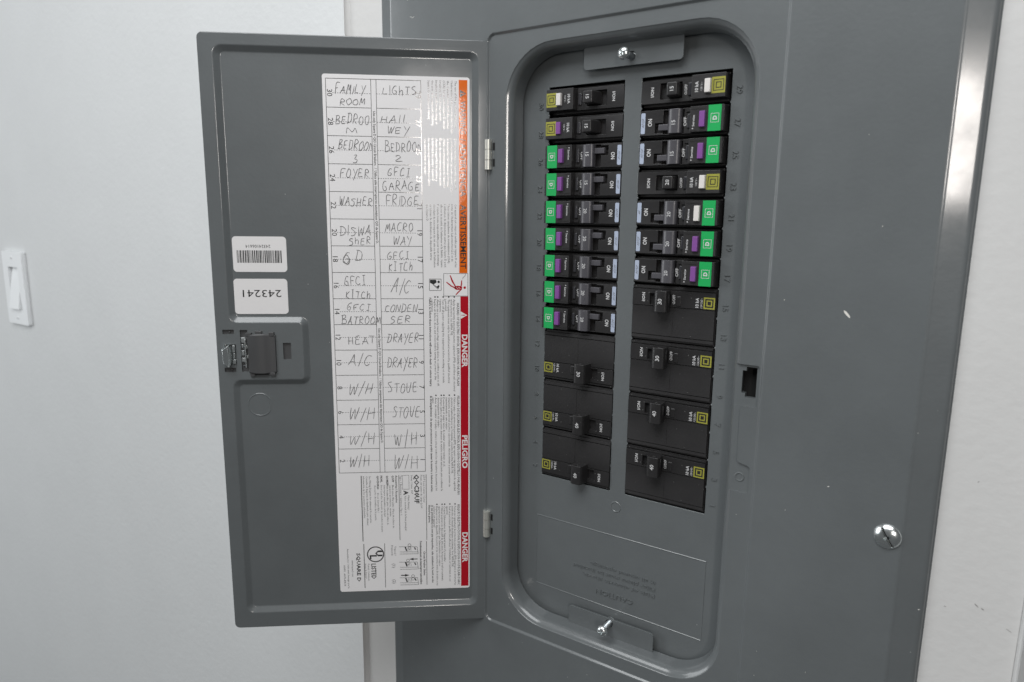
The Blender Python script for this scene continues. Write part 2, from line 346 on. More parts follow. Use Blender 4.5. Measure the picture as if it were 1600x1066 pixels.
# dead front with its two columns of openings; small nibs where the twist-outs were broken away
H = 285.75; RP = 19.05
def opening(xa, xb):
    P = [(xa, -0.2)]; P.append((xb, -0.2))
    for i in range(1, 15): y = i*RP; P += [(xb, y-.8), (xb-.55, y-.6), (xb-.55, y+.6), (xb, y+.8)]
    P += [(xb, H+.2), (xa, H+.2)]
    for i in range(14, 0, -1): y = i*RP; P += [(xa, y+.8), (xa+.55, y+.6), (xa+.55, y-.6), (xa, y-.8)]
    return P
a = Acc(); OL = (0.0, 57.6); OR = (69.75, 128.2)
a.plate(rr(-30, 154, -122, 317.5, 30), [opening(*OL)[::-1], opening(*OR)[::-1]], -1.4, 0, 'grey_paint')
dead = obj('dead_front', fixn(a.mesh('dead_front')), panel, bevel=.25, seg=1)
a = Acc()
for i in range(15):
    yc = 6.4+RP*i if i < 1 else 6.0+19.33*i*0.9855+0.2
for i in range(15):
    yc = (i+.5)*RP-3.5+0.02*i
    a.text(str(2*i+1), 131.2, yc+.0+ (3.0 if i > 4 else 1.4), 3.6, -90, 0, 'grey_paint', depth=.6, bold=-.01)
    a.text(str(2*i+2), -8.0, yc+ (3.0 if i > 3 else 1.4), 3.6, -90, 0, 'grey_paint', depth=.6, bold=-.01)
a.text('CAUTION', 79.5, -80.2, 3.6, 180, 0, 'grey_paint', length=30, depth=.6)
for k, t in enumerate(('Risk of electric shock.', 'Filler plates must be installed', 'in all unused openings.')):
    a.text(t, 96-3*k*0, -70.5+k*5.2*1.0, 2.6, 180, 0, 'grey_paint', length=(58, 66, 52)[k], depth=.5)
# raised outline of the caution field, half-punched disc
for (p, q, r_, s_) in ((-3.5, -34.2, 131.2, -34.2), (131.2, -34.2, 131.2, -93.5), (131.2, -93.5, -3.5, -92.0), (-3.5, -92.0, -3.5, -34.2)):
    d = Vector((r_-p, s_-q)); n = Vector((-d.y, d.x)).normalized()*.45
    a.loops([[(p-n.x, q-n.y, 0), (r_-n.x, s_-n.y, 0), (r_+n.x, s_+n.y, 0), (p+n.x, q+n.y, 0)], [(p-n.x*.3, q-n.y*.3, .28), (r_-n.x*.3, s_-n.y*.3, .28), (r_+n.x*.3, s_+n.y*.3, .28), (p+n.x*.3, q+n.y*.3, .28)]], 'grey_paint', False, True)
a.loops([[(x, y, .0) for x, y in circ(63, -11.5, 4.3)], [(x, y, .3) for x, y in circ(63, -11.5, 3.9)], [(x, y, .3) for x, y in circ(63, -11.5, 3.5)], [(x, y, 0) for x, y in circ(63, -11.5, 3.2)]], 'grey_paint')
obj('embossed_lettering', a, dead)
# hinges
for (y0, y1) in ((229.8, 250.8), (-54.8, -33.6)):
    a = Acc(); n = 20
    for (ya, yb) in ((y0, y0+6.6), (y0+6.9, y1-6.9), (y1-6.6, y1)):
        c0 = [(-38.9+2.7*math.cos(2*math.pi*k/n), ya, 19.2+2.7*math.sin(2*math.pi*k/n)) for k in range(n)]; c1_ = [(x, yb, z) for x, _, z in c0]
        a.loops([c0, c1_], 'bare_steel', True, True)
    me = fixn(a.mesh('hinge')); sharp(me, 40); h = obj('hinge', me, panel)
    for ya in (y1-7.5, y0+2.2): a = Acc(); a.box(-35.9, -33.9, ya, ya+5.3, 16, 18.08, 'black_void'); obj('hinge_slot', a, h)

# ------------------------------------------------------------------ door (local frame: x right, y up, z towards the viewer)
PHI = math.pi-2.4727
def outline(wd, z, rc):
    q = [(-189.8, -115.5, 1, 1, 1), (-6.6, -115.5, -1, 1, 1), (-6.6, 311.0, -1, -1, 1), (-189.8, 311.0, 1, -1, 1), (-189.8, 117.0, 1, 1, 1), (-137.6, 117.0, 1, 1, -1), (-137.6, 75.4, 1, -1, -1), (-189.8, 75.4, 1, -1, 1)]
    return [(x, y, z) for x, y in round_poly([(x+sx*wd, y+sy*wd) for x, y, sx, sy, _ in q], [max(.8, rc-wd*.72) if s > 0 else 2+wd for *_, s in q], 6)]
prof = [(0, 0)]
DW, DD = 5.4, 2.6
for k in range(1, 5): t = math.radians(32*k/4); prof.append((2.2*math.sin(t), -2.2*(1-math.cos(t))))
p0 = prof[-1]; inner = [(DW-2.2*math.sin(math.radians(32*k/4)), -DD+2.2*(1-math.cos(math.radians(32*k/4)))) for k in range(4, -1, -1)]
prof += inner
a = Acc(); LL = [outline(wd, z, 6.5) for wd, z in prof]
oo = rr(-198.6, -.6, -127.0, 317.7, 3.4, 6)
tri = tessellate_polygon([[Vector((x, y, 0)) for x, y in oo], [Vector((x, y, 0)) for x, y, _ in reversed(LL[0])]])
flat = [(x, y, 0) for x, y in oo]+[(x, y, 0) for x, y, _ in reversed(LL[0])]; a.add(flat, [tuple(t) for t in tri], 'grey_paint')
a.loops(LL, 'grey_paint')
iv = LL[-1]; tri = tessellate_polygon([[Vector(p) for p in iv]]); a.add(iv, [tuple(t) for t in tri], 'grey_paint')
ol = [[(x, y, z) for x, y in rr(-198.6-d, -.6+d, -127.0-d, 317.7+d, 3.4+d, 6)] for d, z in ((0, 0), (.35, -.08), (.56, -.3), (.62, -.6), (.62, -4.2))]
a.loops(ol, 'grey_paint', False, True)
me = a.mesh('door'); cut = []
def slot(x0, x1, y0, y1, r=.3, z=-2.0): c = Acc(); c.prism(rr(x0, x1, y0, y1, r, 3), z, 3, 'black_void'); cut.append(c)
slot(-194.4, -186.2, 109.2, 112.6); slot(-194.4, -186.2, 80.6, 84.0); slot(-182.0, -176.6, 80.8, 112.4); slot(-151.5, -145.7, 90.0, 102.6); slot(-193.5, -185.4, 86.4, 101.6)
me = boolean(me, cut); me.name = 'door'; sharp(me, 30)
door = obj('door', me, panel, loc=(-39.55, 0, 18.6), rot=(0, PHI, 0), wn=True); door['label'] = 'open door leaf carrying the circuit directory'
# latch
for (b, yy) in (((-194.6, -186.0, 109.1, 112.7, -2.0, -1.5), 110.9), ((-194.6, -186.0, 80.5, 84.1, -2.0, -1.5), 82.3), ((-151.6, -145.6, 89.9, 102.7, -2.0, -1.5), 0), ((-182.1, -176.5, 80.7, 112.5, -2.0, -1.6), 0)):
    a = Acc(); a.box(*b, 'latch_plastic'); o = obj('latch_backing', a, door)
    if yy: a = Acc(); a.lathe([(0.01, -.6), (.7, -.75), (.9, -1.5), (0.01, -1.5)], -189.6, yy, 'latch_plastic', 12); obj('latch_rivet', a, door)
a = Acc(); n = 9; top = []                              # the grip: a curved plastic block standing proud of the sheet
secs = []
for k in range(n+1):
    t = k/n; x = -176.4+19.8*t; zt = 1.7+1.9*math.sin(math.pi*min(1, t*1.15+.05)) ; e = .9*abs(2*t-1)**2
    secs.append([(x, 79.6+e, -1.0), (x, 79.4+e, zt-.8), (x, 80.2+e, zt), (x, 109.0-e, zt), (x, 109.8-e, zt-.8), (x, 109.6-e, -1.0)])
a.loops(secs, 'latch_plastic', True, True); a.box(-177.4, -173.4, 107.6, 110.6, -1, 2.4, 'latch_plastic'); a.box(-171, -166, 109.4, 111.6, -1, 1.5, 'latch_plastic')
a.box(-161, -157.2, 108, 110.9, -1, 2.2, 'latch_plastic'); a.box(-161.5, -157.6, 78.2, 80.5, -1, 2.0, 'latch_plastic'); a.box(-175.8, -172, 77.4, 80.4, -1, 1.4, 'latch_plastic')
obj('latch_grip', fixn(a.mesh('latch_grip')), door, bevel=.3)
a = Acc(); a.box(-172.5, -162.8, 78.7, 79.35, -.2, 2.2, 'black_void'); obj('latch_gap', a, door)
a = Acc()                                               # bevelled catch tongue and the spring behind it
T0 = [(-194.8, 98.6), (-189.6, 102.0), (-188.4, 95.0), (-188.6, 88.0), (-190.2, 84.8), (-194.0, 87.2)]
a.loops([[(x, y, -1.9) for x, y in T0], [(x+.2, y, 4.0) for x, y in T0], [(-194.0, 98.0, 4.6), (-190.4, 100.6, 5.4), (-189.6, 95.0, 5.6), (-189.8, 88.6, 5.4), (-190.8, 86.0, 5.2), (-193.5, 87.8, 4.5)]], 'zinc', True, True)
obj('latch_tongue', fixn(a.mesh('latch_tongue')), door, bevel=.2)
a = Acc()
for (b) in ((-187.8, -186.0, 95.8, 101.0, -1.8, 1.2), (-187.6, -186.2, 91.0, 95.0, -1.8, .6), (-187.9, -185.8, 87.2, 90.4, -1.8, 1.4), (-181.4, -178.4, 103.0, 106.6, -1.7, .4), (-178.7, -177.9, 84.5, 105.6, -1.7, 2.0),
            (-181.5, -179.1, 88.5, 91.5, -1.7, .6), (-181.4, -179.4, 93.5, 97.0, -1.7, .9), (-177.6, -176.8, 98.5, 101.0, -1.2, 1.4), (-177.6, -176.6, 91.3, 93.6, -1.2, 1.2), (-181.3, -180.2, 99, 101.6, -1.7, .2)): a.box(*b, 'zinc')
for k in range(7): a.loops([[(-181.2+3.4*t, 85.2+2.9*k+.5*s, -1.3+.5*(1-s)) for t, s in ((0, 0), (1, .6), (1, 1.2), (0, .6))], [(-181.2+3.4*t, 85.2+2.9*k+.5*s, -.7+.5*(1-s)) for t, s in ((0, 0), (1, .6), (1, 1.2), (0, .6))]], 'zinc_dark', True, True)
obj('latch_spring', fixn(a.mesh('latch_spring')), door, bevel=.12, seg=1)
ZP = -DD
kc = lambda r_: [(min(x, -163.2-(8.9-r_)), y) for x, y in circ(-171.0, 54.8, r_, 40)]
a = Acc(); a.loops([[(x, y, ZP) for x, y in kc(9.1)], [(x, y, ZP+.25) for x, y in kc(8.8)], [(x, y, ZP+.25) for x, y in kc(8.3)], [(x, y, ZP+.08) for x, y in kc(8.0)]], 'grey_paint', False, True)
obj('knockout_disc', a, door)
# two small stickers, printed upside down
def sticker(x0, x1, y0, y1, fn):
    a = Acc(); a.prism(rr(x0, x1, y0, y1, 2.6, 6), ZP, ZP+.12, 'white_sticker'); fn(a, ZP+.15); return obj('sticker', a, door)
def bar(a, z):
    x = -181.6; rnd = random.Random(3)
    while x < -149.4:
        wd = rnd.choice((.3, .3, .5, .8)); a.rect(x, min(x+wd, -149.2), 161.4, 170.4, z, 'black_ink'); x += wd+rnd.choice((.3, .35, .5, .6))
    a.text('24324106614', -157.6, 174.4, 2.2, 180, z, 'black_ink', length=17.5)
sticker(-184.5, -146.3, 154.8, 180.4, bar)['label'] = 'white sticker with a barcode above the plain numbered one'
sticker(-185.2, -146.8, 123.9, 149.8, lambda a, z: a.text('243241', -151.4, 141.6, 5.2, 180, z, 'black_ink', length=27.6))['label'] = 'white sticker reading 243241 upside down'

# ------------------------------------------------------------------ circuit directory on the door
ZL = ZP+.12; ZT = ZP+.17; ZI = ZP+.20
LX0, LX1, LY0, LY1 = -116.6, -13.3, -100.9, 293.6
a = Acc(); a.prism(rr(LX0, LX1, LY0, LY1, 1.8, 5), ZP, ZL, 'paper'); lab = obj('directory_label', a, door)
RH = 19.42; TT = 290.6; TB = TT-15*RH
g = Acc(); lw = .34; C0, C1, C2, C3 = -114.2, -82.9, -79.2, -47.9
for x in (C0, C1, C2, C3): g.line(x, TT, x, TB, lw, ZT, 'black_ink')
for i in range(16):
    y = TT-i*RH
    if i in (0, 15): g.line(C0, y, C3, y, lw, ZT, 'black_ink')
    else: g.line(C0, y, C1, y, lw, ZT, 'black_ink'); g.line(C2, y, C3, y, lw, ZT, 'black_ink')
for i in range(15):
    y = TT-(i+.5)*RH; g.dash(-109.8, y, C1, y, .3, ZT, 'black_ink'); g.dash(C2, y, -52.2, y, .3, ZT, 'black_ink')
    g.text(str(30-2*i), -113.4, y, 3.6, -90, ZT, 'black_ink', align='C'); g.text(str(29-2*i), -51.7, y, 3.6, -90, ZT, 'black_ink', align='C')
g.text('Use only Square D QO Circuit Breakers.  /  Utilice sólo interruptores automáticos QO de Square D.', -81.8, 269, 1.7, -90, ZT, 'black_ink', length=93, bold=.012)
g.text('Use only Square D QO Circuit Breakers.  /  Utilisez uniquement des disjoncteurs QO de Square D.', -81.8, 113, 1.7, -90, ZT, 'black_ink', length=90, bold=.012)
obj('circuit_table', g, door)
# warning bands
b = Acc(); b.rect(-21.0, -14.9, 154.5, 291.8, ZT, 'orange_ink'); obj('warning_band', b, door)
b = Acc(); b.rect(-20.2, -14.2, -99.2, 137.0, ZT, 'red_ink'); obj('danger_band', b, door)
b = Acc()
def triangle(cx, cy, s, m1, m2):     # points to the right of the band = up of the rotated print
    b.flat([(cx-s*.5, cy+s*.58), (cx-s*.5, cy-s*.58), (cx+s*.5, cy)], ZI, m1); b.rect(cx-.25*s, cx+.2*s, cy-.06*s, cy+.06*s, ZI+.03, m2); b.rect(cx-.4*s, cx-.32*s, cy-.06*s, cy+.06*s, ZI+.03, m2)
triangle(-18.0, 282.6, 4.6, 'black_ink', 'orange_ink')
b.text('WARNING', -20.0, 277.5, 4.0, -90, ZI, 'black_ink', length=23, bold=.015); b.text('/ ADVERTENCIA', -20.0, 251.5, 4.0, -90, ZI, 'black_ink', length=41, bold=.015)
b.text('AVERTISSEMENT', -20.0, 204.8, 4.1, -90, ZI, 'black_ink', length=47, bold=.015)
triangle(-17.6, 122.8, 5.0, 'white_sticker', 'red_ink')
for t, y, l in (('DANGER', 107.9, 25.4), ('PELIGRO', 28.2, 27), ('DANGER', -52.8, 25.8)): b.text(t, -19.0, y, 4.0, -90, ZI, 'white_sticker', length=l, bold=.03)
obj('band_lettering', b, door)
# small print
s = Acc()
def para(lines, x, y, step, cap, maxlen, bold=0.0, indent=0):
    for k, t in enumerate(lines):
        v, f = text_geo(t, bold, 1); wd = (max(p[0] for p in v)-min(p[0] for p in v))*cap/CAP
        s.text(t, x-k*step, y, cap, -90, ZT, 'black_ink', length=min(wd, maxlen), bold=bold, res=1)
para(['The use of this product is listed by', 'Underwriters Laboratories LLC and by', 'the Canadian Standards Association', '(CSA) for use with Square D circuit', 'breakers. Use of other circuit', 'breakers may affect the safety of', 'the user and equipment reliability.', 'Square D assumes no liability.'], -24.0, 291.0, 2.72, 1.55, 37)
para(['El uso de este producto está registrado', 'por Underwriters Laboratories LLC y por', 'la Asociación Canadiense de Normas', '(CSA) con interruptores de Square D.', 'El uso de otros interruptores puede', 'afectar la seguridad del usuario y', 'la fiabilidad del equipo. Square D', 'no asume responsabilidad por daños', 'con otras marcas de equipo.'], -24.2, 251.2, 2.72, 1.55, 40)
para(['Cet appareil est conçu et certifié par Square D et les', 'noms de Underwriters Laboratories LLC et de', "l'Association canadienne de normalisation (CSA).", "L'utilisation de disjoncteurs autres que Square D peut", "affecter la sécurité de l'utilisateur et la fiabilité. Square", 'D rejette toute responsabilité pour tout dommage', "découlant du non-respect de cet avis ou de l'utilisation", 'au tableau de distribution de dispositifs autres', 'que Square D.'], -24.2, 204.8, 2.6, 1.5, 46)
def danger(y, title, bullets, fail, L_):
    s.text(title, -22.9, y-4 if y > 100 else y, 1.75, -90, ZT, 'black_ink', length=L_[0], bold=.01, res=1)
    x = -25.6
    for bl in bullets:
        s.flat(circ(x+.75, y+.6, .62, 8), ZT, 'black_ink')
        for t in bl:
            v, f = text_geo(t, 0.0, 1); wd = (max(p[0] for p in v)-min(p[0] for p in v))*1.5/CAP
            s.text(t, x, y-1.2, 1.5, -90, ZT, 'black_ink', length=min(wd, L_[1]), res=1); x -= 2.05
    for k, t in enumerate(fail): s.text(t, -43.6-k*2.2, y, 1.55, -90, ZT, 'black_ink', length=L_[2+k], bold=.022, res=1)
danger(136, 'HAZARD OF ELECTRIC SHOCK, EXPLOSION OR ARC FLASH', [('Apply appropriate personal protective equipment (PPE) and follow safe electrical', 'work practices. See NFPA 70E.'), ('This equipment must only be installed and serviced by qualified electrical', 'personnel.'), ('Turn off all power supplying this equipment before working on or inside', 'equipment.'), ('Always use a properly rated voltage sensing device to confirm power is off.',), ('Replace all devices, doors and covers before turning on power to this', 'equipment.')],
       ['Failure to follow these instructions will result in death or serious injury.'], [64, 71, 68.5])
danger(60, 'PELIGRO DE DESCARGA ELÉCTRICA, EXPLOSIÓN O DESTELLO POR ARQUEO', [('Utilice equipo de protección personal (EPP) apropiado y siga las prácticas de seguridad', 'eléctrica establecidas por su Compañía, consulte la norma NFPA 70E.'), ('Solamente el personal eléctrico especializado deberá instalar y prestar servicio de', 'mantenimiento a este equipo.'), ('Desenergice el equipo antes de realizar cualquier trabajo en él.',), ('Siempre utilice un dispositivo detector de tensión nominal adecuado para confirmar la', 'desenergización del equipo.'), ('Antes de energizar el equipo, vuelva a colocar todos los dispositivos, las puertas y las', 'tapas.')],
       ['El incumplimiento de estas precauciones podrá causar la muerte o lesiones serias.'], [81, 76, 78])
danger(-29, "RISQUE D'ÉLECTROCUTION, D'EXPLOSION OU D'ÉCLAIR D'ARC", [("Portez un équipement de protection personnelle (ÉPP) approprié et observez les", 'méthodes de travail électrique sécuritaire. Voir NFPA 70E.'), ('Seul un personnel qualifié doit effectuer l’installation et l’entretien de cet', 'appareil.'), ("Coupez l'alimentation de l'appareil avant d'y travailler.",), ('Utilisez toujours un dispositif de détection de tension à valeur nominale', 'appropriée pour confirmer que l’alimentation est coupée.'), ('Replacez tous les dispositifs, les portes et les couvercles avant de mettre sous', 'tension cet appareil.')],
       ['Si ces précautions ne sont pas respectées, cela entraînera la mort ou des', 'blessures graves.'], [69, 68, 66.5, 15])
# bottom field of the label
def T(t, x, y, cap, L_=None, bold=0.0, m='black_ink'): s.text(t, x, y, cap, -90, ZT, m, length=L_, bold=bold, res=1)
def vl(x, y0, y1, wd=.4): s.line(x, y0, x, y1, wd, ZT, 'black_ink')
vl(-47.4, -3.3, -58.4); vl(-47.7, -59.3, -97.2); vl(-68.6, -3.4, -57.9); vl(-97.6, -3.3, -58.1, .6); vl(-80.8, -60.3, -98.2); vl(-97.1, -60.3, -98.2, .5)
T('QO® Load Center / Cover', -49.7, -3.6, 1.4, 23); T('Frente del centro de carga QO®', -51.9, -3.6, 1.4, 28)
T('QOC30UF', -56.6, -3.2, 3.5, 24, .03); T('Series / Serie  S07', -59.3, -3.6, 1.4, 15.5)
s.ring(-66.0, -60.7, -15.3, -3.6, .22, ZT, 'black_ink'); T('A', -65.0, -16.2, 3.3, None, .04); T('Mains Rating /', -61.9, -20.6, 1.4, 12); T('Valor nominal de la línea principal', -64.4, -20.6, 1.4, 29)
T('Type 1 Enclosure / Gabinete Tipo 1', -67.8, -3.6, 1.4, 33); T('Accessories / Accesorios', -71.4, -3.6, 1.6, 22.6, .02)
for t1, t2, x, ll in (('QOFP', 'Blank space filler plate / Placa de relleno de', -74.0, 36), ('', 'espacios provisorio, vacante', -76.1, 26), ('QOM2FP', 'Main breaker filler plate / Placa de relleno de', -78.3, 33), ('', 'interruptor automático principal', -80.5, 26), ('PK9FL', 'Door Lock Kit / Accesorio de cerradura de puerta', -82.9, 39), ('QOCDSK20', 'Door Screw Kit /', -85.6, 16), ('', 'Accesorio de tornillos de la puerta', -87.7, 29)):
    if t1: T(t1, x, -3.6, 1.45, None, .03)
    T(t2, x, -11.5 if t1 != 'QOCDSK20' else -18, 1.35, ll)
T('See Wiring Diagram for additional Accessories.', -91.6, -3.8, 1.4, 39); T('Consulte el diagrama de alambrado para obtener', -94.0, -3.8, 1.4, 41); T('información de los accesorios adicionales.', -96.4, -3.8, 1.4, 35)
T('Circuit Breaker States', -50.2, -68.0, 1.5, 21, .02); T('Fonctionnement du interruptor automático', -53.0, -59.2, 1.6, 37.6, .03)
for k, (y, ar) in enumerate(((-63.0, 0), (-76.2, 1), (-89.8, -1))):     # three small drawings of a breaker in side view
    s.line(-69.5, y-.6, -55.2, y-.9, .28, ZT, 'black_ink'); s.line(-69.0, y-5.0, -54.6, y-5.4, .28, ZT, 'black_ink'); s.line(-69.0, y-6.8, -54.6, y-7.0, .28, ZT, 'black_ink'); s.line(-55.2, y-.9, -54.4, y-7.0, .3, ZT, 'black_ink')
    hx = (-61.2, -62.6, -58.8)[k]; s.annulus(hx, y+.6, 1.0, 1.3, ZT, 'black_ink', 16); s.annulus(hx, y-1.9, 1.0, 1.25, ZT, 'black_ink', 16)
    s.flat([(-65.2, y-.8), (-64.2, y-.8), (-62.8, y-4.4), (-64.0, y-4.4)], ZT, 'black_ink'); s.flat([(-57.8, y-1.2), (-56.6, y-1.6), (-56.0, y-3.6), (-57.0, y-3.4)], ZT, 'black_ink')
    for q in range(3): s.line(-62.6+1.1*q, y-1.4, -62.2+1.1*q, y-4.3, .2, ZT, 'black_ink')
    if ar > 0: s.line(-55.0, y+1.7, -58.6, y+1.7, .7, ZT, 'black_ink'); s.flat([(-61.6, y+1.7), (-58.2, y+2.8), (-58.2, y+.6)][::-1], ZT, 'black_ink')
    if ar < 0: s.line(-68.3, y+1.5, -64.8, y+1.5, .8, ZT, 'black_ink'); s.flat([(-61.6, y+1.5), (-65.2, y+2.6), (-65.2, y+.4)], ZT, 'black_ink')
T('Tripped /', -73.2, -63.0, 1.4, 8); T('Disparado', -75.6, -62.2, 1.4, 9); T('(1)', -75.0, -77.9, 2.4); T('(2)', -75.0, -91.6, 2.4)
s.annulus(-88.1, -69.4, 5.9, 6.75, ZT, 'black_ink', 44); T('U', -87.9, -66.2, 4.9, 5.0, .045); T('L', -92.4, -70.0, 4.9, 3.4, .045)
T('LISTED', -91.6, -77.4, 3.6, 13.2, .02); T('Panel Cabinet', -94.4, -77.4, 1.3, 14.5); T('Issue E-24619', -96.7, -77.4, 1.2, 12.5)
T('SQUARE D', -103.0, -67.9, 2.8, 24.6, .025); T('www.SquareD.com', -107.0, -74.0, 1.2, 14); T('Assembled in USA with foreign parts', -110.4, -64.0, 1.3, 34); T('0604M   44075-438-06', -113.4, -78, 1.4, 18)
obj('small_print', s, door)
# pictograms: a figure thrown back by a shock, and a person reading a manual (plain line figures)
q = Acc(); q.prism([(-32.8, 137.2), (-14.4, 137.2), (-14.4, 154.3), (-32.8, 154.3)], ZT-.02, ZI, 'paper'); q.ring(-32.8, -14.4, 137.2, 154.3, .3, ZI+.03, 'black_ink'); zz = ZI+.05
P = lambda x, y: (-32.8+18.4*x, 137.2+17.1*y)
def limb(pts, wd): q.stroke([P(*p) for p in pts], wd, zz, 'red_ink')
limb([(.27, .92), (.36, .66), (.52, .36)], 1.0); limb([(.12, .62), (.30, .46), (.52, .34)], 1.1); limb([(.74, .70), (.73, .52), (.70, .40)], .9); limb([(.72, .30), (.60, .18), (.50, .06)], .95)
q.flat([P(.46, .44), P(.44, .33), P(.52, .28), P(.74, .28), P(.76, .42), P(.62, .46)], zz, 'red_ink'); q.flat(circ(*P(.86, .38), .95, 16), zz, 'red_ink')
q.stroke([P(.52, .40), P(.58, .32), P(.62, .40), P(.68, .32)], .35, zz+.03, 'paper'); q.stroke([P(.90, .98), P(.86, .86), P(.80, .84), P(.78, .74)], .3, zz, 'black_ink')
obj('shock_pictogram', q, door)
q = Acc(); q.ring(-43.4, -34.4, 141.4, 150.2, .3, ZI, 'black_ink'); P = lambda x, y: (-43.4+9*x, 141.4+8.8*y)
q.flat([P(.06, .92), P(.06, .66), P(.34, .52), P(.62, .70), P(.56, .92)], ZI, 'black_ink'); q.flat(circ(*P(.78, .74), .95, 14), ZI, 'black_ink'); q.flat([P(.40, .52), P(.62, .34), P(.82, .50), P(.84, .36), P(.72, .08), P(.30, .50)][::-1], ZI, 'black_ink')
q.stroke([P(.40, .46), P(.66, .20), P(.74, .10)], .25, ZI+.03, 'paper')
obj('manual_pictogram', q, door)

# handwriting: every letter drawn as pen strokes
F = {'A': [[(0, 0), (.3, .6), (.5, 1), (.62, .5), (.85, 0)], [(.1, .38), (.8, .42)]], 'B': [[(.1, 0), (.1, 1)], [(-.05, .95), (.55, 1), (.62, .75), (.15, .52), (.7, .42), (.72, .12), (0, 0)]],
     'C': [[(.75, .88), (.4, 1), (.08, .6), (.12, .15), (.45, 0), (.78, .12)]], 'D': [[(.15, 0), (.12, 1)], [(-.05, .98), (.5, .98), (.8, .6), (.65, .15), (.0, 0)]],
     'E': [[(.7, .96), (.15, .92), (.1, .5), (.12, .05), (.75, .04)], [(.1, .5), (.62, .54)]], 'F': [[(.15, 0), (.12, .95), (.78, 1)], [(.1, .5), (.6, .54)]],
     'G': [[(.68, .92), (.35, .95), (.06, .5), (.15, .05), (.6, .02), (.72, .35), (.45, .46), (.38, .38)]], 'H': [[(.12, 0), (.15, 1)], [(.75, 0), (.72, 1)], [(.1, .48), (.78, .52)]],
     'I': [[(.4, 0), (.4, 1)], [(.15, 1), (.65, 1)], [(.12, 0), (.68, 0)]], 'K': [[(.12, 0), (.15, 1)], [(.75, .95), (.2, .42), (.75, 0)]], 'L': [[(.2, 1), (.12, .1), (.7, .05)]],
     'M': [[(.0, 0), (.15, .95), (.4, .3), (.68, .95), (.85, 0)]], 'N': [[(.08, 0), (.12, .95), (.7, .05), (.75, 1)]], 'O': [[(.45, 1), (.08, .65), (.15, .12), (.5, 0), (.8, .35), (.72, .85), (.4, .98)]],
     'R': [[(.12, 0), (.12, 1), (.6, .95), (.65, .65), (.15, .48), (.8, 0)]], 'S': [[(.72, .9), (.35, 1), (.1, .75), (.6, .42), (.6, .08), (.1, .02)]], 'T': [[(.42, 0), (.42, .98)], [(.0, .97), (.85, 1)]],
     'V': [[(.1, 1), (.2, .2), (.5, .05), (.75, 1)]], 'U': [[(.1, 1), (.15, .2), (.5, .05), (.75, 1)]], 'W': [[(.0, 1), (.18, .05), (.45, .8), (.6, .05), (.9, 1)]], 'Y': [[(.05, 1), (.42, .5)], [(.8, 1), (.3, -.35)]],
     'h': [[(.15, 1), (.12, 0)], [(.12, .35), (.45, .6), (.65, .4), (.62, 0)]], 'l': [[(.4, 0), (.42, 1)]], '/': [[(.2, -.15), (.6, 1.15)]], '2': [[(.1, .85), (.45, 1), (.65, .7), (.1, .05), (.85, .05)]],
     '3': [[(.15, .95), (.6, .95), (.3, .55), (.7, .4), (.55, .0), (.1, .02)]], 'i': [[(.4, 0), (.42, 1)]], 'n': [[(.08, 0), (.1, .9), (.55, .5), (.7, .0)]]}
def spline(p, n=5):
    if len(p) < 3: return [tuple(Vector(p[0]).lerp(Vector(p[1]), t/4)) for t in range(5)]
    out = []
    for i in range(len(p)-1):
        a, b, c, d = (Vector(p[max(i-1, 0)]), Vector(p[i]), Vector(p[i+1]), Vector(p[min(i+2, len(p)-1)]))
        for k in range(n):
            t = k/n; out.append(tuple(.5*((2*b)+(c-a)*t+(2*a-5*b+4*c-d)*t*t+(3*b-a-3*c+d)*t**3)))
    out.append(tuple(p[-1])); return out
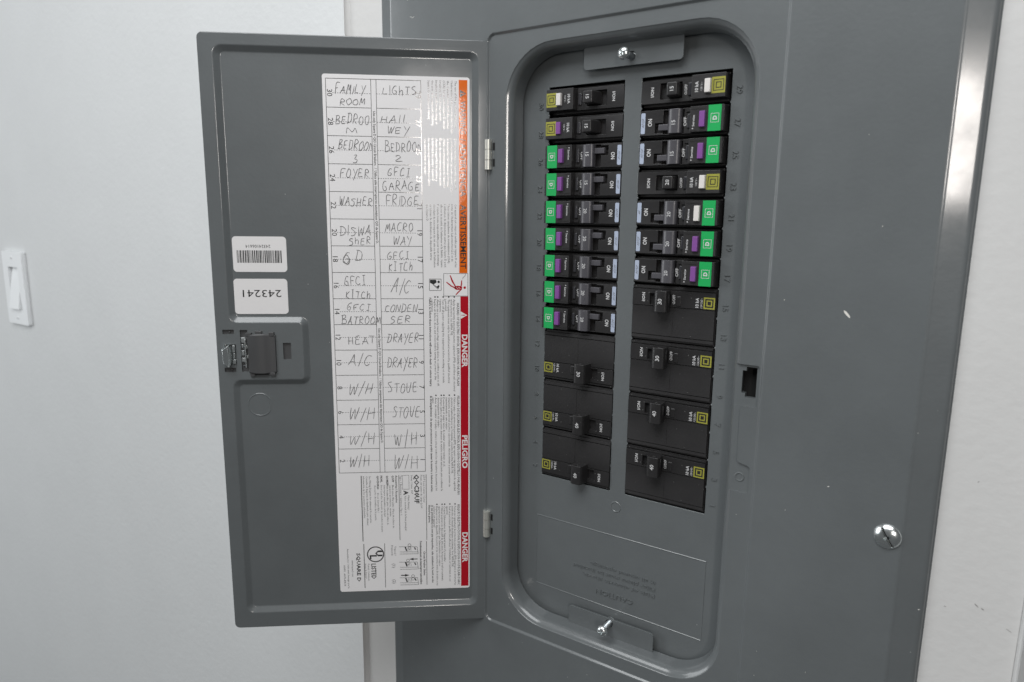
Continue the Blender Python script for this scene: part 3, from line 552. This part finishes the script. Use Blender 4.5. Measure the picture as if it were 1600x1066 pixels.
words = [('FAMiLY', -108.5, -86.8, 280.4, 286.5), ('ROOM', -105.3, -87.5, 272.8, 277.1), ('BEDROO', -108.4, -84.7, 259.8, 265.8), ('M', -101.0, -92.5, 253.2, 258.0), ('BEDROOn', -107.2, -82.5, 242.2, 248.8), ('3', -97.1, -93.1, 233.9, 239.1), ('FOYER', -106.5, -85.7, 223.2, 229.4), ('WASHER', -107.6, -83.9, 202.8, 209.2), ('DiSWA', -107.8, -85.3, 181.8, 189.1), ('ShER', -101.6, -85.5, 174.9, 180.4), ('G', -106.6, -101.5, 162.3, 169.3), ('D', -97.4, -92.3, 162.8, 170.2), ('GFCI', -105.8, -89.5, 145.4, 151.5), ('KITCh', -105.2, -86.5, 135.4, 141.1), ('GFCI', -105.0, -86.7, 126.4, 131.6), ('BATROOM', -108.6, -79.9, 116.2, 122.5), ('HEAT', -104.8, -84.1, 100.8, 107.1), ('A/C', -104.9, -87.8, 84.5, 92.9), ('W/H', -105.1, -87.4, 62.2, 70.7), ('W/H', -105.7, -85.9, 42.5, 51.7), ('W/H', -105.8, -86.0, 22.1, 31.3), ('W/H', -106.4, -90.8, 4.0, 12.4), ('LiGhTS', -74.8, -50.7, 280.9, 286.5), ('HAll', -77.1, -60.0, 261.6, 266.9), ('WEY', -72.3, -56.5, 254.3, 259.1), ('BEDROOn', -73.9, -47.5, 241.9, 248.6), ('2', -67.2, -61.8, 234.4, 238.8), ('GFCI', -72.9, -56.0, 224.5, 229.9), ('GARAGE', -76.3, -49.2, 214.6, 220.5), ('FRiDGE', -74.3, -50.3, 203.7, 210.1), ('MACRO', -75.1, -54.7, 184.8, 190.4), ('WAY', -69.3, -55.8, 175.1, 181.2), ('GFCI', -74.2, -57.4, 164.9, 170.4), ('KITCh', -73.4, -55.2, 155.9, 162.0), ('A/C', -71.4, -58.2, 139.8, 149.3), ('CONDEN', -76.9, -52.8, 125.4, 130.7), ('SER', -73.3, -57.6, 116.7, 122.0), ('DRAYER', -75.5, -52.1, 102.5, 109.4), ('DRAYER', -75.9, -52.9, 82.3, 89.8), ('STOVE', -75.8, -53.1, 63.4, 70.9), ('STOVE', -72.9, -51.9, 43.0, 51.7), ('W/H', -71.8, -53.7, 21.0, 32.3), ('W/H', -72.2, -53.4, 2.3, 13.2)]
q = Acc(); rnd = random.Random(5); zz = ZP+.26; wk = 0
for wd, x0, x1, y0, y1 in words:
    adv = [.45 if c in 'il' else .7 if c == '/' else 1.0 for c in wd]; tot = sum(adv)-.15; sx = (x1-x0)/tot; x = x0; slope = rnd.uniform(-.01, .03); sh = rnd.uniform(.0, .24)
    for c, ad in zip(wd, adv):
        jy = rnd.uniform(-.09, .09)*(y1-y0); js = rnd.uniform(.84, 1.12); sr = sh+rnd.uniform(-.04, .06); wk += 1
        for st in F[c]:
            pts = []
            for (u, v) in st:
                u = u*(.4/.4)*min(ad, 1) if c not in 'il' else u-.2
                u += rnd.uniform(-.075, .075); v += rnd.uniform(-.07, .07); h = v*(y1-y0)*js
                pts.append((x+u*sx*.92+h*sr, y0+jy+h+(x-x0)*slope))
            q.stroke(spline(pts), .36, zz+.0006*(wk % 40), 'pen_ink')
        x += ad*sx
q.stroke(spline([(-105.6, 163), (-103, 160.6), (-101.2, 163.5), (-103.4, 167.6), (-105.9, 165)]), .42, zz+.03, 'pen_ink')
obj('handwriting', q, door)

# ------------------------------------------------------------------ circuit breakers
CACHE = {}
def cached(key, fn, fix=True):
    if key not in CACHE:
        a = Acc(); fn(a); me = a.mesh(key[0]); CACHE[key] = fixn(me) if fix else me
    return CACHE[key]
BP = 'black_plastic'
def case_single(hy, blk, slotx, holes):
    def f(a):
        a.box(.2, 57.4, -9.1, 9.1, -22, -6.5, BP)
        a.box(.3, 56.4, -8.7, 8.7, -6.5, -3.4, BP)
        a.plate([(.3, -hy), (blk, -hy), (blk, hy), (.3, hy)], holes, -3.4, .3, BP)
        a.frustum((blk, 56.6, -hy-.1, hy+.1), (blk+.1, 56.4, -hy+.1, hy-.1), -3.4, 6.0, BP)
    return f
def hole(x0, x1, y0, y1): return [(x0, y0), (x0, y1), (x1, y1), (x1, y0)]
def handle_std(a):       # toggle leaning towards the centre of the panel
    a.frustum((17.4, 26.4, -4.3, 4.3), (20.0, 27.0, -4.1, 4.1), -3.0, 8.2, BP)
def handle_afci(a):
    n = 12; A = []; B = []
    pts = [(20.2, -1.0), (20.2, 2.6)]+[(24.4-4.2*math.cos(math.pi*k/n), 2.6+1.9*math.sin(math.pi*k/n)) for k in range(1, n)]+[(28.6, 2.6), (28.6, -1.0)]
    a.loops([[(x, -7.5, z) for x, z in pts], [(x, 7.5, z) for x, z in pts]], 'grey_handle', True, True)
def handle_dbl(a):
    pts = [(17.6, -3), (18.6, 7.8), (19.6, 9.4), (21.4, 10.1), (25.4, 10.1), (27.2, 9.4), (28.0, 7.6), (26.6, -3)]
    a.loops([[(x, 9.4-7.1, z) for x, z in pts], [(x, 9.4+7.1, z) for x, z in pts]], BP, True, True)
def breaker(row, side, kind, amp, btn, label):
    top = H-row*RP; hgt = RP*(2 if kind == 'D' else 1); yc = top-hgt/2; left = side == 'L'
    x0 = OL[1] if left else OR[0]
    t = thing('circuit_breaker', label, 'circuit breaker', (x0, yc, 0), (math.pi/2, math.pi if left else 0, 0), 'circuit breakers in the panel')
    jz = random.uniform(-.25, .25); t.location.y += jz*MM
    ring_y = 'yellow_label'
    if kind == 'S':
        obj('case', cached(('case', 'S'), case_single(7.2, 35.2, 0, [hole(12.8, 27.4, -4.9, 4.9)])), t, bevel=.35)
        h = obj('toggle', cached(('toggle', 'S'), handle_std), t, bevel=.9, seg=3)
        def amps(a): a.text(amp, 24.6, 0, 2.4, 90, 8.24, 'white_print', align='C', bold=.01)
        obj('amp_rating', cached(('amp_rating', 'S', amp), amps, False), h)
        def win(a): a.frustum((31.2, 34.4, -4.0, 4.0), (31.7, 33.9, -3.7, 3.7), .3, 1.3, 'smoky_window')
        obj('trip_window', cached(('trip_window', 'S'), win), t, bevel=.3)
        def bt(a): a.frustum((43.9, 47.9, -4.2, 4.2), (44.1, 47.6, -4.0, 4.0), 5.5, 8.2 if btn == 'white' else 7.6, 'white_plastic' if btn == 'white' else 'purple_plastic')
        obj('test_button', cached(('test_button', 'S', btn), bt), t, bevel=.3)
        def badge(a):
            a.prism([(48.0, -4.7), (56.2, -4.7), (56.2, 4.7), (48.0, 4.7)], 6.0, 6.1, 'yellow_label')
            a.ring(49.0, 55.4, -3.3, 3.3, .42, 6.16, BP); a.ring(50.5, 53.9, -1.8, 1.8, .5, 6.16, BP)
        obj('maker_badge', cached(('maker_badge', 'S'), badge, False), t)
        def pr(a):
            a.text('I/ON', 8.6, 0, 2.0, 90, .34, 'white_print', align='C', bold=.02, length=6.0); a.text('O/OFF', 30.6, 0, 1.6, 90, .34, 'white_print', align='C', length=6.2, bold=.015)
            a.text('10 kA', 39.6, 0, 2.0, 90, 6.05, 'white_print', align='C', bold=.02, length=6.2); a.text('120 V~', 42.2, 0, 1.2, 90, 6.05, 'white_print', align='C')
        obj('printed_lettering', cached(('printed_lettering', 'S'), pr, False), t)
    elif kind == 'A':
        obj('case', cached(('case', 'A'), case_single(7.75, 35.2, 0, [hole(15.8, 29.6, -7.3, 7.3), hole(10.2, 15.6, -6.6, -.3)])), t, bevel=.3)
        h = obj('toggle', cached(('toggle', 'A'), handle_afci), t, bevel=.35)
        def amps(a): a.text(amp, 25.4, -.9, 2.4, 90, 4.62, 'white_print', align='C', bold=.01)
        obj('amp_rating', cached(('amp_rating', 'A', amp), amps, False), h)
        def sl(a): a.frustum((12.6, 20.4, -5.3, -1.1), (13.0, 20.4, -5.1, -1.3), -1.0, 1.2, 'grey_handle')
        obj('toggle_tongue', cached(('toggle_tongue', 'A'), sl), h, bevel=.4)
        def win(a): a.frustum((31.9, 34.3, -4.6, 4.2), (32.2, 34.0, -4.4, 4.0), .3, 1.5, 'smoky_window')
        obj('trip_window', cached(('trip_window', 'A'), win), t, bevel=.3)
        def bt(a): a.frustum((41.4, 45.4, -5.2, 4.6), (41.8, 45.2, -5.0, 4.4), 5.4, 8.0, 'white_plastic' if btn == 'white' else 'purple_plastic')
        obj('test_button', cached(('test_button', 'A', btn), bt), t, bevel=.35)
        def badge(a):
            a.prism([(46.9, -7.7), (54.9, -7.7), (54.9, 7.7), (46.9, 7.7)], 6.0, 6.12, 'green_label')
            a.ring(48.5, 53.6, -2.7, 2.7, .26, 6.18, 'white_print'); a.text('D', 52.2, 0, 2.3, 90, 6.18, 'white_print', align='C', bold=.05)
        obj('maker_badge', cached(('maker_badge', 'A'), badge, False), t)
        def tg(a):
            a.prism(rr(.6, 3.5, -6.5, 6.5, .6, 3), .3, .42, 'pale_blue_label'); a.text('AF/GF' if btn != 'white' else 'AF', 2.8, 0, 1.5, 90, .46, 'pen_ink', align='C', shear=.3)
        obj('type_tag', cached(('type_tag', 'A', btn), tg, False), t)
        def pr(a):
            a.text('ON', 8.1, .3, 2.6, 90, .34, 'white_print', align='C', bold=.025, length=4.8); a.text('OFF', 31.2, -.3, 1.8, 90, .34, 'white_print', align='C', bold=.02, length=5.6)
            a.text('Service', 38.4, -1.0, 1.35, 90, 6.05, 'white_print', align='C', length=6.8, bold=.015); a.flat([(36.8, -5.9), (38.0, -5.9), (37.4, -5.1)], 6.05, 'white_print')
        obj('printed_lettering', cached(('printed_lettering', 'A'), pr, False), t)
        def vent(a): a.box(36.4, 44.8, 5.9, 6.3, 5.9, 6.25, BP); a.box(36.2, 40, -7.0, -6.6, 5.9, 6.25, BP); a.box(31.0, 35.0, 5.4, 7.0, .2, 1.1, BP)
        obj('moulded_rib', cached(('moulded_rib', 'A'), vent), t)
    else:
        def case(a):
            a.box(.2, 57.4, -18.6, 18.6, -22, -1.4, BP)
            a.plate([(.3, 5.3), (57.1, 5.3), (57.1, 16.2), (.3, 16.2)], [hole(12.6, 27.6, 6.0, 13.6)], -1.4, 1.1, BP)
            a.box(.3, 57.0, -14.6, 4.9, -1.4, .7, BP); a.box(.3, 57.1, -17.2, -15.1, -1.4, .3, BP); a.box(.3, 57.1, 16.7, 18.0, -1.4, .2, BP)
            a.box(28.9, 29.2, -14.0, 4.0, .8, .9, BP)
        obj('case', cached(('case', 'D'), case), t, bevel=.3)
        me = CACHE.get(('toggle', 'D'))
        if me is None:
            a = Acc(); handle_dbl(a); me = fixn(a.mesh('toggle')); cc = []
            for yy in (1.8, 14.0):     # tie-bar holes in both ends of the handle
                n = 14; c = Acc(); p = [(23.2+1.2*math.cos(2*math.pi*k/n), 7.6+1.0*math.sin(2*math.pi*k/n)) for k in range(n)]
                c.loops([[(x, yy, z) for x, z in p], [(x, yy+3.0, z) for x, z in p]], 'black_void', True, True); cc.append(c)
            me = boolean(me, cc); me.name = 'toggle'; CACHE[('toggle', 'D')] = me
        h = obj('toggle', me, t, bevel=.35)
        def amps(a): a.text(amp, 24.6, 9.4, 2.7, 90, 10.14, 'white_print', align='C', bold=.01)
        obj('amp_rating', cached(('amp_rating', 'D', amp), amps, False), h)
        def win(a): a.frustum((31.2, 34.6, 6.0, 12.8), (31.6, 34.2, 6.4, 12.4), 1.1, 1.6, 'black_plastic')
        obj('trip_window', cached(('trip_window', 'D'), win), t, bevel=.3)
        def badge(a):
            a.ring(49.6, 56.9, 5.8, 13.3, .9, 1.16, 'yellow_label'); a.ring(51.4, 55.1, 7.6, 11.5, .75, 1.16, 'yellow_label')
            a.rect(50.5, 51.4, 6.7, 12.4, 1.15, BP)
        obj('maker_badge', cached(('maker_badge', 'D'), badge, False), t)
        def pr(a):
            a.text('I/ON', 9.2, 10.8, 2.0, 90, 1.14, 'white_print', align='C', bold=.02, length=6.0); a.text('O/OFF', 30.4, 10.4, 1.7, 90, 1.14, 'white_print', align='C', length=6.2, bold=.015)
            a.text('10 kA', 46.3, 9.4, 2.0, 90, 1.14, 'white_print', align='C', bold=.02, length=6.4); a.text('120/240~', 48.8, 9.4, 1.3, 90, 1.14, 'white_print', align='C', length=6.4)
        obj('printed_lettering', cached(('printed_lettering', 'D'), pr, False), t)
    return t
LEFT = [(0, 'S', '15', 'white', 'black breaker topmost in the left column, yellow badge and white test button'),
        (1, 'S', '15', 'purple', 'black breaker with yellow badge and purple button, second from top in the left column'),
        (2, 'A', '15', 'purple', 'uppermost green-badged breaker of the left column, under the two with yellow badges'),
        (3, 'A', '15', 'purple', 'second green-badged breaker from the top in the left column, marked 15'),
        (4, 'A', '20', 'purple', 'third green-badged breaker from the top in the left column, beside embossed 22'),
        (5, 'A', '20', 'purple', 'middle one of the seven green-badged breakers in the left column'),
        (6, 'A', '20', 'purple', 'third green-badged breaker from the bottom in the left column, beside embossed 18'),
        (7, 'A', '20', 'purple', 'second-lowest green-badged breaker of the left column, beside embossed 16'),
        (8, 'A', '20', 'purple', 'lowest green-badged breaker of the left column, directly above the wide black ones'),
        (9, 'D', '30', '', 'wide black two-pole breaker marked 30 in the left column, below the green badges'),
        (11, 'D', '40', '', 'wide black two-pole breaker marked 40, middle of the three in the left column'),
        (13, 'D', '40', '', 'lowest wide black two-pole breaker of the left column, its toggle over the sheet edge')]
RIGHT = [(0, 'S', '15', 'white', 'black breaker topmost in the right column, white button beside a yellow badge, marked 15'),
         (1, 'A', '15', 'purple', 'upper green-badged breaker marked 15 in the right column, second from top'),
         (2, 'A', '15', 'purple', 'lower green-badged breaker marked 15 in the right column, third from top'),
         (3, 'S', '20', 'white', 'black breaker marked 20 with yellow badge, between green badges in the right column'),
         (4, 'A', '20', 'white', 'green-badged breaker with a white test button in the right column, marked 20'),
         (5, 'A', '20', 'purple', 'second-lowest green-badged breaker of the right column, below the white test button'),
         (6, 'A', '20', 'purple', 'lowest green-badged breaker of the right column, directly above the wide 30 breaker'),
         (7, 'D', '30', '', 'uppermost wide two-pole breaker marked 30 in the right column, below the green badges'),
         (9, 'D', '30', '', 'second wide two-pole breaker marked 30 in the right column, beside embossed 11'),
         (11, 'D', '40', '', 'wide two-pole breaker marked 40 in the right column, second from the bottom'),
         (13, 'D', '40', '', 'bottommost wide two-pole breaker of the right column, marked 40')]
for r_, k_, am, bt_, lb in LEFT: breaker(r_, 'L', k_, am, bt_, lb)
for r_, k_, am, bt_, lb in RIGHT: breaker(r_, 'R', k_, am, bt_, lb)

# ------------------------------------------------------------------ light switch on the textured wall
sw = thing('light_switch', 'white rocker light switch on the textured wall at far left', 'light switch', (-1017, 74.5, -50))
a = Acc()
a.plate(rr(-35, 35, -58.5, 58.5, 2.5, 4), [rr(-17.2, 17.2, -33.8, 33.8, .8, 3)[::-1]], 0, 6.0, 'switch_white'); obj('wall_plate', fixn(a.mesh('wall_plate')), sw, bevel=1.6, seg=3)
a = Acc(); a.loops([[(-16.6, -33.2, 0), (16.6, -33.2, 0), (16.6, 33.2, 0), (-16.6, 33.2, 0)], [(-16.6, -33.2, 10.5), (16.6, -33.2, 10.5), (16.6, 33.2, 0.6), (-16.6, 33.2, 0.6)]], 'switch_white', True, True)
obj('rocker', fixn(a.mesh('rocker')), sw, bevel=.8)
for y in (-48.5, 48.5):
    a = Acc(); a.lathe([(0.01, 6.9), (1.6, 6.8), (2.6, 6.3), (3.0, 5.9), (0.01, 5.9)], 0, y, 'switch_white', 20); sc_ = obj('screw', a, sw)
    a = Acc(); a.rect(-2.2, 2.2, y-.35, y+.35, 6.95, 'black_void'); obj('screw_slot', a, sc_)
